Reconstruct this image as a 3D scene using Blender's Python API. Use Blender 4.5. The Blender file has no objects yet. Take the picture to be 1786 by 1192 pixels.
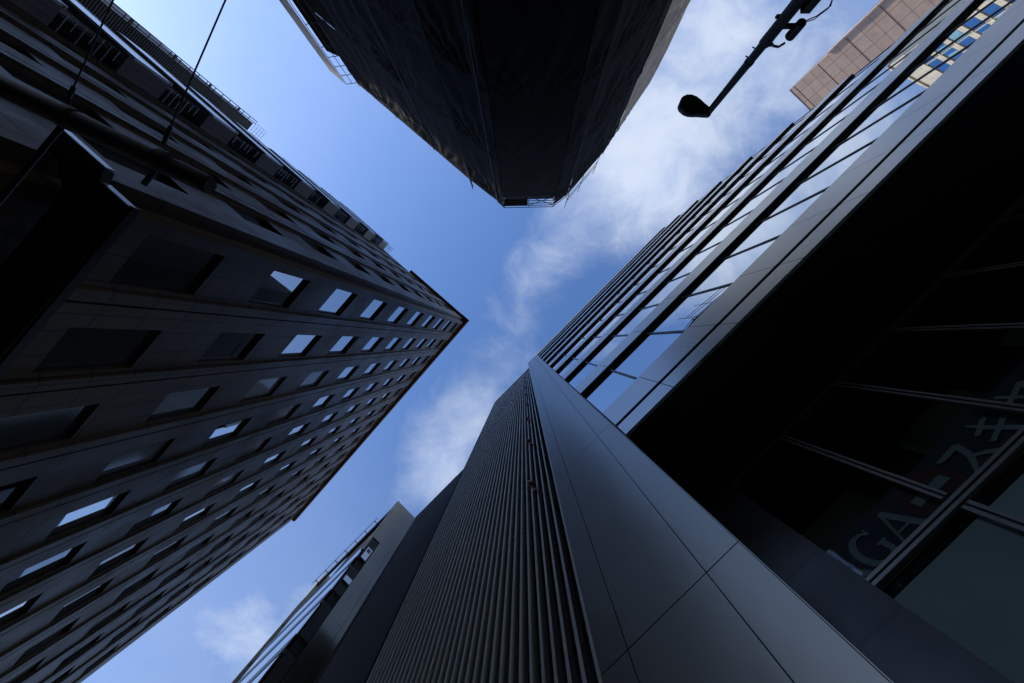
import bpy, math, random
from mathutils import Vector, Matrix, noise
random.seed(7)
sc = bpy.context.scene
COL = sc.collection
R = math.radians
EYE = 1.6                       # camera height above the pavement; heights below written e(h) are above the eye

# ------------------------------------------------------------------ camera
cam = bpy.data.cameras.new("camera")
cam_o = bpy.data.objects.new("camera", cam); COL.objects.link(cam_o)
FPX = 694.0                     # focal length in pixels of a 1786 px wide picture (about 14 mm on full frame)
cam.sensor_width = 36.0
cam.lens = 36.0 * FPX / 1786.0
cam.clip_start = 0.05; cam.clip_end = 5000
# looking almost straight up, tipped so that the zenith falls at pixel (912, 597)
q = Vector((0, 0, 1)).rotation_difference(Vector((19, 1, FPX)))
Rt = q.to_matrix().transposed()
cam_o.matrix_world = Matrix.Translation((0, 0, EYE)) @ (Rt @ Matrix(((1, 0, 0), (0, -1, 0), (0, 0, -1)))).to_4x4()
sc.camera = cam_o

# ------------------------------------------------------------------ light
SUN_AZ = Vector((-0.87, -0.49))
SUN_EL = 30.0
sun_dir = Vector((SUN_AZ.x * math.cos(R(SUN_EL)), SUN_AZ.y * math.cos(R(SUN_EL)), math.sin(R(SUN_EL))))
sl = bpy.data.lights.new("sun", 'SUN'); sl.energy = 3.0; sl.angle = R(0.5); sl.color = (1.0, 0.90, 0.76)
so = bpy.data.objects.new("sun", sl); COL.objects.link(so)
so.rotation_euler = sun_dir.to_track_quat('Z', 'Y').to_euler()

sc.view_settings.view_transform = 'Standard'
sc.view_settings.look = 'None'
sc.view_settings.gamma = 1.0
sc.view_settings.exposure = 0.25
sc.view_settings.use_curve_mapping = False
sc.cycles.max_bounces = 8
sc.cycles.glossy_bounces = 5
sc.cycles.diffuse_bounces = 4
sc.cycles.transparent_max_bounces = 10
sc.cycles.sample_clamp_indirect = 3.0
sc.cycles.caustics_reflective = False

SKY_STRENGTH = 0.15
world = bpy.data.worlds.new("World"); sc.world = world; world.use_nodes = True
wt = world.node_tree; wt.nodes.clear()


class G:
    """small helper for node graphs"""
    def __init__(s, tree): s.t = tree
    def n(s, typ, **kw):
        x = s.t.nodes.new(typ)
        for k, v in kw.items(): setattr(x, k, v)
        return x
    def put(s, sock, v):
        if isinstance(v, bpy.types.NodeSocket): s.t.links.new(v, sock)
        else: sock.default_value = v
    def math(s, op, a, b=None, c=None, clamp=False):
        x = s.n('ShaderNodeMath', operation=op, use_clamp=clamp)
        for i, v in enumerate((a, b, c)):
            if v is not None: s.put(x.inputs[i], v)
        return x.outputs[0]
    def vmath(s, op, a, b=None, scale=None):
        x = s.n('ShaderNodeVectorMath', operation=op)
        s.put(x.inputs[0], a)
        if b is not None: s.put(x.inputs[1], b)
        if scale is not None: s.put(x.inputs['Scale'], scale)
        return x.outputs['Value'] if op in ('LENGTH', 'DISTANCE', 'DOT_PRODUCT') else x.outputs[0]
    def noise(s, vec, scale, detail=6, rough=0.55, dist=0.0):
        x = s.n('ShaderNodeTexNoise'); s.put(x.inputs['Vector'], vec)
        x.inputs['Scale'].default_value = scale; x.inputs['Detail'].default_value = detail
        x.inputs['Roughness'].default_value = rough; x.inputs['Distortion'].default_value = dist
        return x.outputs['Fac']
    def ramp(s, v, a, b, x0=0.0, x1=1.0, smooth=True):
        x = s.n('ShaderNodeMapRange', interpolation_type='SMOOTHSTEP' if smooth else 'LINEAR')
        s.put(x.inputs[0], v)
        for i, k in zip((1, 2, 3, 4), (a, b, x0, x1)): x.inputs[i].default_value = k
        return x.outputs[0]
    def mix(s, f, a, b, blend='MIX'):
        x = s.n('ShaderNodeMix', data_type='RGBA', blend_type=blend)
        s.put(x.inputs[0], f); s.put(x.inputs[6], a); s.put(x.inputs[7], b)
        return x.outputs[2]


g = G(wt)
sky = g.n('ShaderNodeTexSky', sky_type='NISHITA', sun_disc=False)
sky.sun_elevation = R(SUN_EL)
sky.sun_rotation = math.atan2(SUN_AZ.x, SUN_AZ.y)
sky.air_density = 1.0; sky.dust_density = 0.3; sky.ozone_density = 2.0; sky.altitude = 0
tc = g.n('ShaderNodeTexCoord')
sep = g.n('ShaderNodeSeparateXYZ'); g.put(sep.inputs[0], tc.outputs['Generated'])
zc = g.math('MAXIMUM', sep.outputs[2], 0.06)
comb = g.n('ShaderNodeCombineXYZ')
g.put(comb.inputs[0], g.math('DIVIDE', sep.outputs[0], zc)); g.put(comb.inputs[1], g.math('DIVIDE', sep.outputs[1], zc))
P = comb.outputs[0]             # point on a flat cloud layer one unit overhead
warp = g.n('ShaderNodeTexNoise'); g.put(warp.inputs['Vector'], P); warp.inputs['Scale'].default_value = 2.2; warp.inputs['Detail'].default_value = 3
Pw = g.vmath('ADD', P, g.vmath('SCALE', g.vmath('SUBTRACT', warp.outputs['Color'], (0.5, 0.5, 0.5)), scale=0.25))
fb = g.noise(Pw, 5.0, 10, 0.60, 0.35)
fb2 = g.noise(Pw, 14.0, 10, 0.66, 0.2)
fbm = g.math('ADD', g.math('MULTIPLY', fb, 0.72), g.math('MULTIPLY', fb2, 0.28))
# cloud banks: (centre u, v, radius, weight)
BANKS = [(0.46, -0.74, 0.58, 0.92), (0.25, -0.44, 0.32, 0.85), (0.36, -0.30, 0.20, 0.30), (0.10, -0.25, 0.20, 0.42), (0.0, -0.16, 0.16, 0.30), (-0.06, -0.05, 0.12, 0.18),
         (0.02, 0.02, 0.12, 0.34), (-0.07, 0.12, 0.16, 0.48), (-0.17, 0.26, 0.22, 0.74), (-0.24, 0.37, 0.16, 0.50), (-0.34, 0.42, 0.10, 0.15), (-0.68, 0.78, 0.30, 0.80), (-0.50, 0.64, 0.14, 0.30),
         (1.3, 1.0, 0.9, 0.8), (-1.3, 1.6, 0.8, 0.7), (0.5, 1.5, 0.7, 0.8), (1.6, -1.2, 0.8, 0.7)]  # this row lies out of view, kept strong to neutralise the fill light
tot = None
for u, v, r, wgt in BANKS:
    d = g.vmath('DISTANCE', P, (u, v, 0))
    b = g.math('MULTIPLY', g.ramp(d, 0.0, r, 1.0, 0.0), wgt)
    tot = b if tot is None else g.math('ADD', tot, b)
rad = g.vmath('LENGTH', P)
tot = g.math('ADD', tot, g.ramp(rad, 1.35, 2.4, 0.0, 0.9))  # ring of low cloud added out of view to whiten the light in shade
dens = g.ramp(g.math('ADD', g.math('MULTIPLY_ADD', fbm, 1.45, -0.84), tot), -0.02, 1.10, 0.0, 1.0)
cloud = g.mix(g.ramp(fb, 0.3, 0.7), (3.5, 4.15, 5.5, 1), (4.3, 4.75, 5.6, 1))
skyc = g.mix(1.0, sky.outputs[0], (0.84, 1.05, 1.38, 1), 'MULTIPLY')
dens = g.math('MAXIMUM', g.math('MULTIPLY', dens, 0.9), g.ramp(rad, 0.15, 1.25, 0.0, 0.24))
colr = g.mix(dens, skyc, cloud)
bg = g.n('ShaderNodeBackground'); g.put(bg.inputs[0], colr); bg.inputs[1].default_value = SKY_STRENGTH
out = g.n('ShaderNodeOutputWorld'); g.put(out.inputs[0], bg.outputs[0])

# ------------------------------------------------------------------ materials
def mat(name, color=(0.5, 0.5, 0.5), rough=0.5, metal=0.0, ior=1.5, fn=None):
    m = bpy.data.materials.new(name); m.use_nodes = True
    t = m.node_tree; b = t.nodes['Principled BSDF']
    b.inputs['Base Color'].default_value = (*color, 1); b.inputs['Roughness'].default_value = rough
    b.inputs['Metallic'].default_value = metal; b.inputs['IOR'].default_value = ior
    if fn: fn(G(t), b)
    return m

def oc(g): return g.n('ShaderNodeTexCoord').outputs['Object']

def facade_xy(g, offx=0.0, offz=0.0):
    s = g.n('ShaderNodeSeparateXYZ'); g.put(s.inputs[0], oc(g))
    c = g.n('ShaderNodeCombineXYZ')
    g.put(c.inputs[0], g.math('ADD', g.math('ADD', s.outputs[0], s.outputs[1]), offx)); g.put(c.inputs[1], g.math('ADD', s.outputs[2], offz))
    return c.outputs[0]

def joints(g, vec, w, h, mortar, c1, c2, cm, offset=0.0):
    x = g.n('ShaderNodeTexBrick'); g.put(x.inputs['Vector'], vec)
    x.offset = offset; x.squash = 1.0
    for k, v in (('Color1', (*c1, 1)), ('Color2', (*c2, 1)), ('Mortar', (*cm, 1)), ('Scale', 1.0), ('Mortar Size', mortar), ('Mortar Smooth', 0.1), ('Bias', 0.0), ('Brick Width', w), ('Row Height', h)):
        x.inputs[k].default_value = v
    return x

def stone_fn(w, h, c1, c2, cm, offx=0.0, offz=0.0, speck=0.25, mortar=0.014, rough=0.5, streak=0.38):
    def fn(g, b):
        v = facade_xy(g, offx, offz)
        br = joints(g, v, w, h, mortar, c1, c2, cm)
        o = oc(g)
        n1 = g.noise(o, 60, 3, 0.7); n2 = g.noise(o, 0.55, 5, 0.6)
        mp = g.n('ShaderNodeMapping'); g.put(mp.inputs[0], o); mp.inputs['Scale'].default_value = (1, 1, 0.06)
        st = g.noise(mp.outputs[0], 3.5, 5, 0.65)
        k = g.math('MULTIPLY', g.math('MULTIPLY', g.ramp(n1, 0.25, 0.75, 1 - speck, 1 + speck), g.ramp(n2, 0.1, 0.9, 0.68, 1.32, False)), g.ramp(st, 0.1, 0.9, 1 - streak, 1 + streak, False))
        g.put(b.inputs['Base Color'], g.mix(1.0, br.outputs['Color'], g.vmath('SCALE', (1, 1, 1), scale=k), 'MULTIPLY'))
        g.put(b.inputs['Roughness'], g.ramp(n2, 0.3, 0.7, rough - 0.08, rough + 0.1))
        bm = g.n('ShaderNodeBump'); bm.inputs['Strength'].default_value = 0.5; bm.inputs['Distance'].default_value = 0.01
        g.put(bm.inputs['Height'], g.math('SUBTRACT', 1.0, br.outputs['Fac'])); g.put(b.inputs['Normal'], bm.outputs[0])
    return fn

def wear_fn(c, amp=0.2, scale=1.2, rough=(0.25, 0.4), streak=1.0, bump=0.0):
    def fn(g, b):
        o = oc(g)
        mp = g.n('ShaderNodeMapping'); g.put(mp.inputs[0], o); mp.inputs['Scale'].default_value = (1, 1, 1.0 / streak)
        n = g.noise(mp.outputs[0], scale, 6, 0.6)
        k = g.ramp(n, 0.0, 1.0, 1 - amp * 2, 1 + amp * 2, False)
        g.put(b.inputs['Base Color'], g.mix(1.0, (*c, 1), g.vmath('SCALE', (1, 1, 1), scale=k), 'MULTIPLY'))
        g.put(b.inputs['Roughness'], g.ramp(n, 0.0, 1.0, rough[0], rough[1], False))
        if bump:
            bm = g.n('ShaderNodeBump'); bm.inputs['Strength'].default_value = bump; bm.inputs['Distance'].default_value = 0.05
            g.put(bm.inputs['Height'], g.noise(o, scale * 0.7, 3, 0.5)); g.put(b.inputs['Normal'], bm.outputs[0])
    return fn

def wavy_fn(amount, scale):
    def fn(g, b):
        bm = g.n('ShaderNodeBump'); bm.inputs['Strength'].default_value = amount; bm.inputs['Distance'].default_value = 0.02
        g.put(bm.inputs['Height'], g.noise(oc(g), scale, 2, 0.5)); g.put(b.inputs['Normal'], bm.outputs[0])
    return fn

M = {}
M['stone'] = mat('dark_granite', fn=stone_fn(0.645, 1.0075, (0.108, 0.074, 0.037), (0.080, 0.055, 0.028), (0.012, 0.010, 0.008), 0.0, 0.55, mortar=0.022))
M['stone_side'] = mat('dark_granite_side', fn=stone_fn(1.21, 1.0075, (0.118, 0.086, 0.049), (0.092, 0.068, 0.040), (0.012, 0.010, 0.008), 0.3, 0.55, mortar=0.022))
M['rust'] = mat('rust_brown_paint', rough=0.6, fn=wear_fn((0.22, 0.105, 0.05), 0.35, 1.5, (0.5, 0.7)))
M['blackpaint'] = mat('black_paint', (0.022, 0.020, 0.018), 0.5)
M['frame'] = mat('window_frame', (0.05, 0.05, 0.052), 0.4, 0.6)
M['pane'] = mat('reflective_pane', (0.80, 0.82, 0.82), 0.015, 1.0, fn=wavy_fn(0.012, 0.9))
M['louvre'] = mat('louvre_metal', (0.06, 0.062, 0.058), 0.5, 0.3)
M['void'] = mat('dark_interior', (0.006, 0.006, 0.007), 0.9)
M['spandrel'] = mat('grey_metal_panel', rough=0.3, metal=0.75, fn=wear_fn((0.62, 0.59, 0.54), 0.05, 1.4, (0.24, 0.32), 6))
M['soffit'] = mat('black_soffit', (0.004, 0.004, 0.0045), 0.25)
M['glass'] = mat('curtain_glass', (0.62, 0.67, 0.70), 0.012, 1.0, fn=wavy_fn(0.02, 0.55))
M['mullion'] = mat('mullion_metal', (0.13, 0.12, 0.11), 0.4, 0.8)
M['alu'] = mat('shopfront_aluminium', (0.26, 0.25, 0.235), 0.4, 0.5)
M['darkmetal'] = mat('dark_metal', (0.03, 0.03, 0.032), 0.4, 0.6)
M['pier'] = mat('pale_metal_panel', metal=0.8, fn=wear_fn((0.275, 0.248, 0.20), 0.11, 1.6, (0.24, 0.33), 9, 0.10))
M['brightedge'] = mat('bare_edge_metal', (0.75, 0.74, 0.70), 0.3, 0.9)
M['granite'] = mat('blue_black_granite', fn=stone_fn(6.0, 0.85, (0.022, 0.021, 0.022), (0.019, 0.018, 0.019), (0.004, 0.004, 0.004), 3.0, 0.33, 0.3, 0.012, 0.35))
M['fin'] = mat('louvre_fin_metal', metal=0.35, fn=wear_fn((0.66, 0.61, 0.50), 0.14, 0.8, (0.26, 0.4), 6))
M['red'] = mat('red_plastic', (0.42, 0.012, 0.008), 0.35)
M['render'] = mat('charcoal_render', rough=0.8, fn=wear_fn((0.044, 0.030, 0.0165), 0.2, 0.4, (0.7, 0.85), 3))
M['cladding'] = mat('brushed_cladding', metal=0.85, fn=wear_fn((0.17, 0.157, 0.128), 0.2, 0.35, (0.14, 0.2), 1, 1.0))
M['pane_dim'] = mat('clear_dark_pane', (0.30, 0.33, 0.33), 0.02, 0.9)
M['pane_blind'] = mat('pane_with_blind', (0.30, 0.29, 0.25), 0.08, 0.0, 1.6)
M['concrete'] = mat('grey_concrete', rough=0.8, fn=wear_fn((0.30, 0.30, 0.30), 0.18, 0.9, (0.7, 0.9)))
M['whitemetal'] = mat('white_metal', (0.62, 0.66, 0.70), 0.25, 0.5)
M['brownboard'] = mat('brown_siding', rough=0.6, fn=wear_fn((0.12, 0.095, 0.08), 0.25, 0.6, (0.5, 0.7)))
M['cream'] = mat('cream_render', rough=0.8, fn=wear_fn((0.55, 0.50, 0.40), 0.1, 0.6, (0.7, 0.9)))
def net_fn(c):
    def fn(g, b):
        o = oc(g); n = g.noise(o, 0.5, 5, 0.6); f = g.noise(o, 9, 3, 0.6)
        k = g.math('MULTIPLY', g.ramp(n, 0.25, 0.75, 0.7, 1.3), g.ramp(f, 0.2, 0.8, 0.8, 1.2))
        g.put(b.inputs['Base Color'], g.mix(1.0, (*c, 1), g.vmath('SCALE', (1, 1, 1), scale=k), 'MULTIPLY'))
    return fn
M['net'] = mat('charcoal_mesh_sheet', rough=0.8, ior=1.15, fn=net_fn((0.0085, 0.0064, 0.0042)))
M['netlit'] = mat('painted_lit_mesh_sheet', rough=0.6, fn=net_fn((0.34, 0.26, 0.17)))  # beige stands in for sun and bounced light on the charcoal sheeting
M['pipe'] = mat('scaffold_pipe', (0.02, 0.02, 0.021), 0.6, 0.3)
M['deck'] = mat('scaffold_deck', (0.10, 0.10, 0.10), 0.6, 0.4)
M['pinktile'] = mat('pink_brown_tile', fn=stone_fn(2.1, 2.07, (0.52, 0.37, 0.29), (0.46, 0.32, 0.25), (0.30, 0.195, 0.145), 0.4, 0.3, 0.10, 0.06, 0.6, 0.0))
M['pinkjoint'] = mat('pink_brown_joint', (0.24, 0.155, 0.115), 0.7)
M['beige'] = mat('cream_tile', fn=stone_fn(0.9, 0.7, (0.80, 0.72, 0.57), (0.76, 0.68, 0.53), (0.45, 0.38, 0.27), 0, 0, 0.06, 0.03, 0.6, 0.0))
M['bluepane'] = mat('blue_window', (0.05, 0.17, 0.42), 0.1, 0.3)
M['paleblue'] = mat('pale_blue_blind', (0.25, 0.50, 0.62), 0.3)
M['asphalt'] = mat('asphalt', rough=0.9, fn=wear_fn((0.05, 0.05, 0.052), 0.2, 3, (0.8, 0.95)))
M['paving'] = mat('paving', fn=stone_fn(0.3, 0.3, (0.22, 0.21, 0.20), (0.19, 0.185, 0.18), (0.08, 0.08, 0.08)))
M['navy'] = mat('navy_banner', (0.007, 0.010, 0.022), 0.7)
M['letter'] = mat('banner_white', (0.20, 0.235, 0.225), 0.7)
M['bannerred'] = mat('banner_red', (0.06, 0.006, 0.005), 0.7)
M['roomwall'] = mat('shop_wall', (0.09, 0.09, 0.075), 0.8)
M['blind'] = mat('frosted_blind', rough=0.6, fn=wear_fn((0.30, 0.34, 0.325), 0.12, 0.7, (0.5, 0.7)))
M['armgrey'] = mat('weathered_dark_steel', rough=0.6, fn=wear_fn((0.045, 0.040, 0.034), 0.25, 2.5, (0.5, 0.7)))
M['lampblack'] = mat('lamp_black', (0.008, 0.0085, 0.010), 0.5, 0.1)
M['lens'] = mat('lamp_lens', (0.05, 0.05, 0.05), 0.2)

mg = bpy.data.materials.new('clear_glass'); mg.use_nodes = True
gg = G(mg.node_tree); mg.node_tree.nodes.clear()
fr = gg.n('ShaderNodeFresnel'); fr.inputs[0].default_value = 1.5
tr = gg.n('ShaderNodeBsdfTransparent'); tr.inputs[0].default_value = (0.90, 0.94, 0.94, 1)
gl = gg.n('ShaderNodeBsdfGlossy'); gl.inputs['Roughness'].default_value = 0.02; gl.inputs[0].default_value = (0.9, 0.95, 1, 1)
geo = gg.n('ShaderNodeNewGeometry')
mx = gg.n('ShaderNodeMixShader'); gg.put(mx.inputs[0], gg.math('MULTIPLY', fr.outputs[0], gg.math('SUBTRACT', 1.0, geo.outputs['Backfacing']))); gg.put(mx.inputs[1], tr.outputs[0]); gg.put(mx.inputs[2], gl.outputs[0])
om = gg.n('ShaderNodeOutputMaterial'); gg.put(om.inputs[0], mx.outputs[0])
M['clear'] = mg

# ------------------------------------------------------------------ geometry helpers
class MB:
    """collects faces of several shapes into one mesh"""
    def __init__(s): s.v = []; s.f = []; s.mi = []; s.sm = []
    def add(s, vs, fs, mi=0, smooth=False):
        o = len(s.v); s.v += [tuple(p) for p in vs]
        for f in fs: s.f.append([i + o for i in f]); s.mi.append(mi); s.sm.append(smooth)
    def box(s, x0, x1, y0, y1, z0, z1, mi=0):
        x0, x1 = sorted((x0, x1)); y0, y1 = sorted((y0, y1)); z0, z1 = sorted((z0, z1))
        s.add([(x0, y0, z0), (x1, y0, z0), (x1, y1, z0), (x0, y1, z0), (x0, y0, z1), (x1, y0, z1), (x1, y1, z1), (x0, y1, z1)],
              [(0, 3, 2, 1), (4, 5, 6, 7), (0, 1, 5, 4), (1, 2, 6, 5), (2, 3, 7, 6), (3, 0, 4, 7)], mi)
    def prism(s, poly, z0, z1, mi=0):
        n = len(poly)
        a = sum(poly[i][0] * poly[(i + 1) % n][1] - poly[(i + 1) % n][0] * poly[i][1] for i in range(n))
        if a < 0: poly = poly[::-1]
        s.add([(x, y, z0) for x, y in poly] + [(x, y, z1) for x, y in poly],
              [tuple(range(n))[::-1], tuple(range(n, 2 * n))] + [(i, (i + 1) % n, n + (i + 1) % n, n + i) for i in range(n)], mi)
    def plate(s, poly, y0, y1, mi=0):
        """polygon in x,z given thickness along y"""
        n = len(poly)
        a = sum(poly[i][0] * poly[(i + 1) % n][1] - poly[(i + 1) % n][0] * poly[i][1] for i in range(n))
        if a < 0: poly = poly[::-1]
        s.add([(x, y0, z) for x, z in poly] + [(x, y1, z) for x, z in poly],
              [tuple(range(n)), tuple(range(n, 2 * n))[::-1]] + [(i, n + i, n + (i + 1) % n, (i + 1) % n) for i in range(n)], mi)
    def tube(s, pts, r, mi=0, n=10):
        pts = [Vector(p) for p in pts]
        rs = r if isinstance(r, (list, tuple)) else [r] * len(pts)
        rings = []
        for i, p in enumerate(pts):
            d = (pts[min(i + 1, len(pts) - 1)] - pts[max(i - 1, 0)]).normalized()
            a = d.orthogonal().normalized() if i == 0 else (rings[-1][1] - d * rings[-1][1].dot(d)).normalized()
            b = d.cross(a)
            rings.append(([p + (a * math.cos(t) + b * math.sin(t)) * rs[i] for t in (2 * math.pi * k / n for k in range(n))], a))
        vs = [v for rg, _ in rings for v in rg]; fs = []
        for i in range(len(pts) - 1):
            for k in range(n):
                fs.append((i * n + k, i * n + (k + 1) % n, (i + 1) * n + (k + 1) % n, (i + 1) * n + k))
        s.add(vs, fs, mi, True)
        s.add(rings[0][0], [tuple(range(n))[::-1]], mi); s.add(rings[-1][0], [tuple(range(n))], mi)
    def mesh(s, name, mats):
        me = bpy.data.meshes.new(name)
        me.from_pydata(s.v, [], s.f)
        for m in mats: me.materials.append(M[m])
        me.polygons.foreach_set('material_index', s.mi); me.polygons.foreach_set('use_smooth', s.sm)
        me.update(); return me


class Frame:
    """street-aligned axes: x along the facade, y away from the camera into the building, both measured from the camera's spot"""
    def __init__(s, deg): s.a = R(deg)
    def w(s, x, y): return Vector((x * math.cos(s.a) - y * math.sin(s.a), x * math.sin(s.a) + y * math.cos(s.a), 0))

WF = Frame(0)

def thing(name, label, cat, frame, bx, by, group=None, bz=0.0):
    o = bpy.data.objects.new(name, None); COL.objects.link(o)
    o.empty_display_size = 0.3
    o.location = frame.w(bx, by) + Vector((0, 0, bz)); o.rotation_euler.z = frame.a
    o['label'] = label; o['category'] = cat
    if group: o['group'] = group
    return o

def shift(mb, dx, dy, dz): mb.v = [(x - dx, y - dy, z - dz) for x, y, z in mb.v]

def part(name, mb, mats, th, frame, ox=None, oy=None, oz=0.0, label=None, mesh=None):
    """mesh given in FRAME coordinates -> child of th, its own origin at (ox, oy, oz) of the frame"""
    if isinstance(mats, str): mats = [mats]
    if ox is None: ox, oy = 0.0, 0.0
    if mesh is None:
        shift(mb, ox, oy, oz); mesh = mb.mesh(name, mats)
    o = bpy.data.objects.new(name, mesh); COL.objects.link(o); o.parent = th
    base = th.location.copy() if th.parent is None else th['_w_'] if '_w_' in th else th.location
    d = frame.w(ox, oy) + Vector((0, 0, oz)) - Vector(th.location)
    c, s_ = math.cos(-th.rotation_euler.z), math.sin(-th.rotation_euler.z)
    o.location = (d.x * c - d.y * s_, d.x * s_ + d.y * c, d.z)
    o.rotation_euler.z = frame.a - th.rotation_euler.z
    if label: o['label'] = label
    return o

def sub(name, mesh, par, loc=(0, 0, 0)):
    o = bpy.data.objects.new(name, mesh); COL.objects.link(o); o.parent = par; o.location = loc
    return o

def single(name, mb, mats, label, cat, frame, bx, by, bz=0.0, group=None, kind=None):
    if isinstance(mats, str): mats = [mats]
    shift(mb, bx, by, bz)
    o = bpy.data.objects.new(name, mb.mesh(name, mats)); COL.objects.link(o)
    o.location = frame.w(bx, by) + Vector((0, 0, bz)); o.rotation_euler.z = frame.a
    if label: o['label'] = label
    if cat: o['category'] = cat
    if group: o['group'] = group
    if kind: o['kind'] = kind
    return o

def e(h): return h + EYE

# ------------------------------------------------------------------ ground
gmb = MB(); gmb.add([(-1500, -1500, 0), (1500, -1500, 0), (1500, 1500, 0), (-1500, 1500, 0)], [(0, 1, 2, 3)])
single('road', gmb, 'asphalt', None, None, WF, 0, 0, 0, kind='structure')

FL1 = Frame(131.1)      # left block, street side
FL2 = Frame(41.1)       # left block, side-street side (x runs back towards the corner)
FR = Frame(-45.2)       # right-hand street line
pv = MB(); pv.box(-60, 60, -0.4, 2.0, 0.004, 0.12)
single('pavement', pv, 'paving', None, None, FR, 0, 0, 0, kind='structure')

# ------------------------------------------------------------------ left stone block
DL, DL2 = 6.94, 2.62
stone = thing('stone_office_block', 'dark stone-clad corner office block with a grid of deep-set windows and a rust-brown roof eave', 'building', FL1, 2.94, DL)
PITCH, COLP, WW, WH = 4.03, 2.42, 1.29, 2.06
ROOF = 47.65
heads1 = [13.84 + PITCH * k for k in range(-1, 9)]
wb, wins = MB(), []

def stone_face(mb, D, x_first, ncol, x_beg, x_end, heads, sgn, frame):
    """sgn=+1: columns run to +x from the corner, -1 to -x. Returns window openings (x0,x1,z0,z1)"""
    spans = []; back = D + 0.50
    X = lambda a: a * sgn
    prev = x_beg
    op = []
    for k in range(ncol):
        x0 = x_first + COLP * k; x1 = x0 + WW
        c0, c1 = x0 - 0.05, x1 + 0.13
        mb.box(X(prev), X(c0), D, back, 0, e(ROOF) - 0.55)                  # pier up to this column
        # spandrels inside the channel
        zprev = 0.0
        for h in heads:
            mb.box(X(c0), X(c1), D + 0.11, back, zprev, e(h - WH))
            mb.box(X(c0), X(x0), D + 0.11, back, e(h - WH), e(h)); mb.box(X(x1), X(c1), D + 0.11, back, e(h - WH), e(h))
            op.append((k, X(x0), X(x1), e(h - WH), e(h))); zprev = e(h)
        mb.box(X(c0), X(c1), D + 0.11, back, zprev, e(ROOF) - 0.55)
        gx = x1 + 0.42
        if k < ncol - 1:
            mb.box(X(c1), X(gx), D, back, 0, e(ROOF) - 0.55)
            mb.box(X(gx), X(gx + 0.05), D + 0.07, back, 0, e(ROOF) - 0.55)  # open vertical joint
            prev = gx + 0.05
        else:
            mb.box(X(c1), X(x_end), D, back, 0, e(ROOF) - 0.55)
    mb.box(X(x_beg), X(x_end), D + 0.02, back, e(ROOF) - 0.55, e(ROOF))
    mb.box(X(x_beg), X(x_end), back + 0.002, back + 0.4, 0, e(ROOF), 1)
    return op

w1 = MB(); op1 = stone_face(w1, DL, 3.30, 13, 2.94, 34.84, heads1, 1, FL1)
# notch at the corner
w1.box(2.622, 2.93, 7.385, DL + 0.62, 0, e(ROOF)); w1.box(2.94, 3.2, DL + 0.63, 7.9, 0, e(ROOF))
part('stone_wall', w1, ['stone', 'void'], stone, FL1)
w2 = MB(); op2 = stone_face(w2, DL2, 8.45, 5, 7.38, 19.9, heads1, -1, FL2)
part('stone_wall', w2, ['stone_side', 'void'], stone, FL2)
bk = MB(); bk.box(4.2, 34.8, 8.1, 26, 0, e(ROOF) - 0.02)
part('core', bk, 'void', stone, FL1)
# roof eave: rust-brown soffit, black edge
ev = MB()
ev.box(2.3, 34.77, DL - 0.30, DL + 0.8, e(ROOF), e(ROOF) + 0.14, 0); ev.box(2.28, 34.78, DL - 0.34, DL + 0.8, e(ROOF) + 0.145, e(ROOF) + 0.5, 1)
part('roof_eave', ev, ['rust', 'blackpaint'], stone, FL1)
ev = MB()
ev.box(-7.36, -15.9, DL2 - 0.28, DL2 + 0.8, e(ROOF) - 0.004, e(ROOF) + 0.135, 0); ev.box(-7.34, -15.9, DL2 - 0.31, DL2 + 0.8, e(ROOF) + 0.15, e(ROOF) + 0.47, 1)
part('roof_eave', ev, ['rust', 'blackpaint'], stone, FL2)
# windows: frame + pane, one pair of meshes shared by all
def window_meshes(sg):
    f = MB(); h = WH
    a, b = (0, WW) if sg > 0 else (-WW, 0)
    f.box(a + .004, b - .004, 0.21, 0.30, 0.004, 0.05); f.box(a + .004, b - .004, 0.21, 0.30, h - 0.05, h - .004)
    f.box(a + .004, a + 0.045, 0.21, 0.30, 0.05, h - 0.05); f.box(b - 0.045, b - .004, 0.21, 0.30, 0.05, h - 0.05)
    p = MB(); p.box(a + 0.046, b - 0.046, 0.24, 0.265, 0.051, h - 0.051)
    return f.mesh('window', ['frame']), [p.mesh('pane', [m_]) for m_ in ('pane', 'pane_dim', 'pane_blind')], f, p
cand = []
for fr_, D, ops, sg in ((FL1, DL, op1, 1), (FL2, DL2, op2, -1)):
    for k, x0, x1, z0, z1 in ops:
        c = fr_.w((x0 + x1) / 2, D); H = (z0 + z1) / 2 - EYE
        u, v = c.x / H * FPX + 912, c.y / H * FPX + 597
        inside = -60 < u < 1846 and -60 < v < 1252
        cosv = D / math.sqrt(c.x ** 2 + c.y ** 2 + H * H); dist2 = c.x ** 2 + c.y ** 2 + H * H
        size = (cosv / dist2) if inside else -1
        cand.append((size, fr_, D, sg, (x0 if sg > 0 else x0), z0, (x0, x1), k))
cand.sort(key=lambda c: -c[0])
wm = {1: window_meshes(1), -1: window_meshes(-1)}
lou = MB(); lou.box(0.004, WW - .004, 0.33, 0.36, 0.004, WH - .004, 1)
for i in range(16): lou.box(0.01, WW - 0.01, 0.24, 0.32, 0.06 + i * 0.125, 0.10 + i * 0.125, 0)
lou1 = lou.mesh('louvre_panel', ['louvre', 'void'])
topz = e(heads1[-1] - WH)
rest1, restp = {1: MB(), -1: MB()}, None
nwin = nlou = 0
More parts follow.
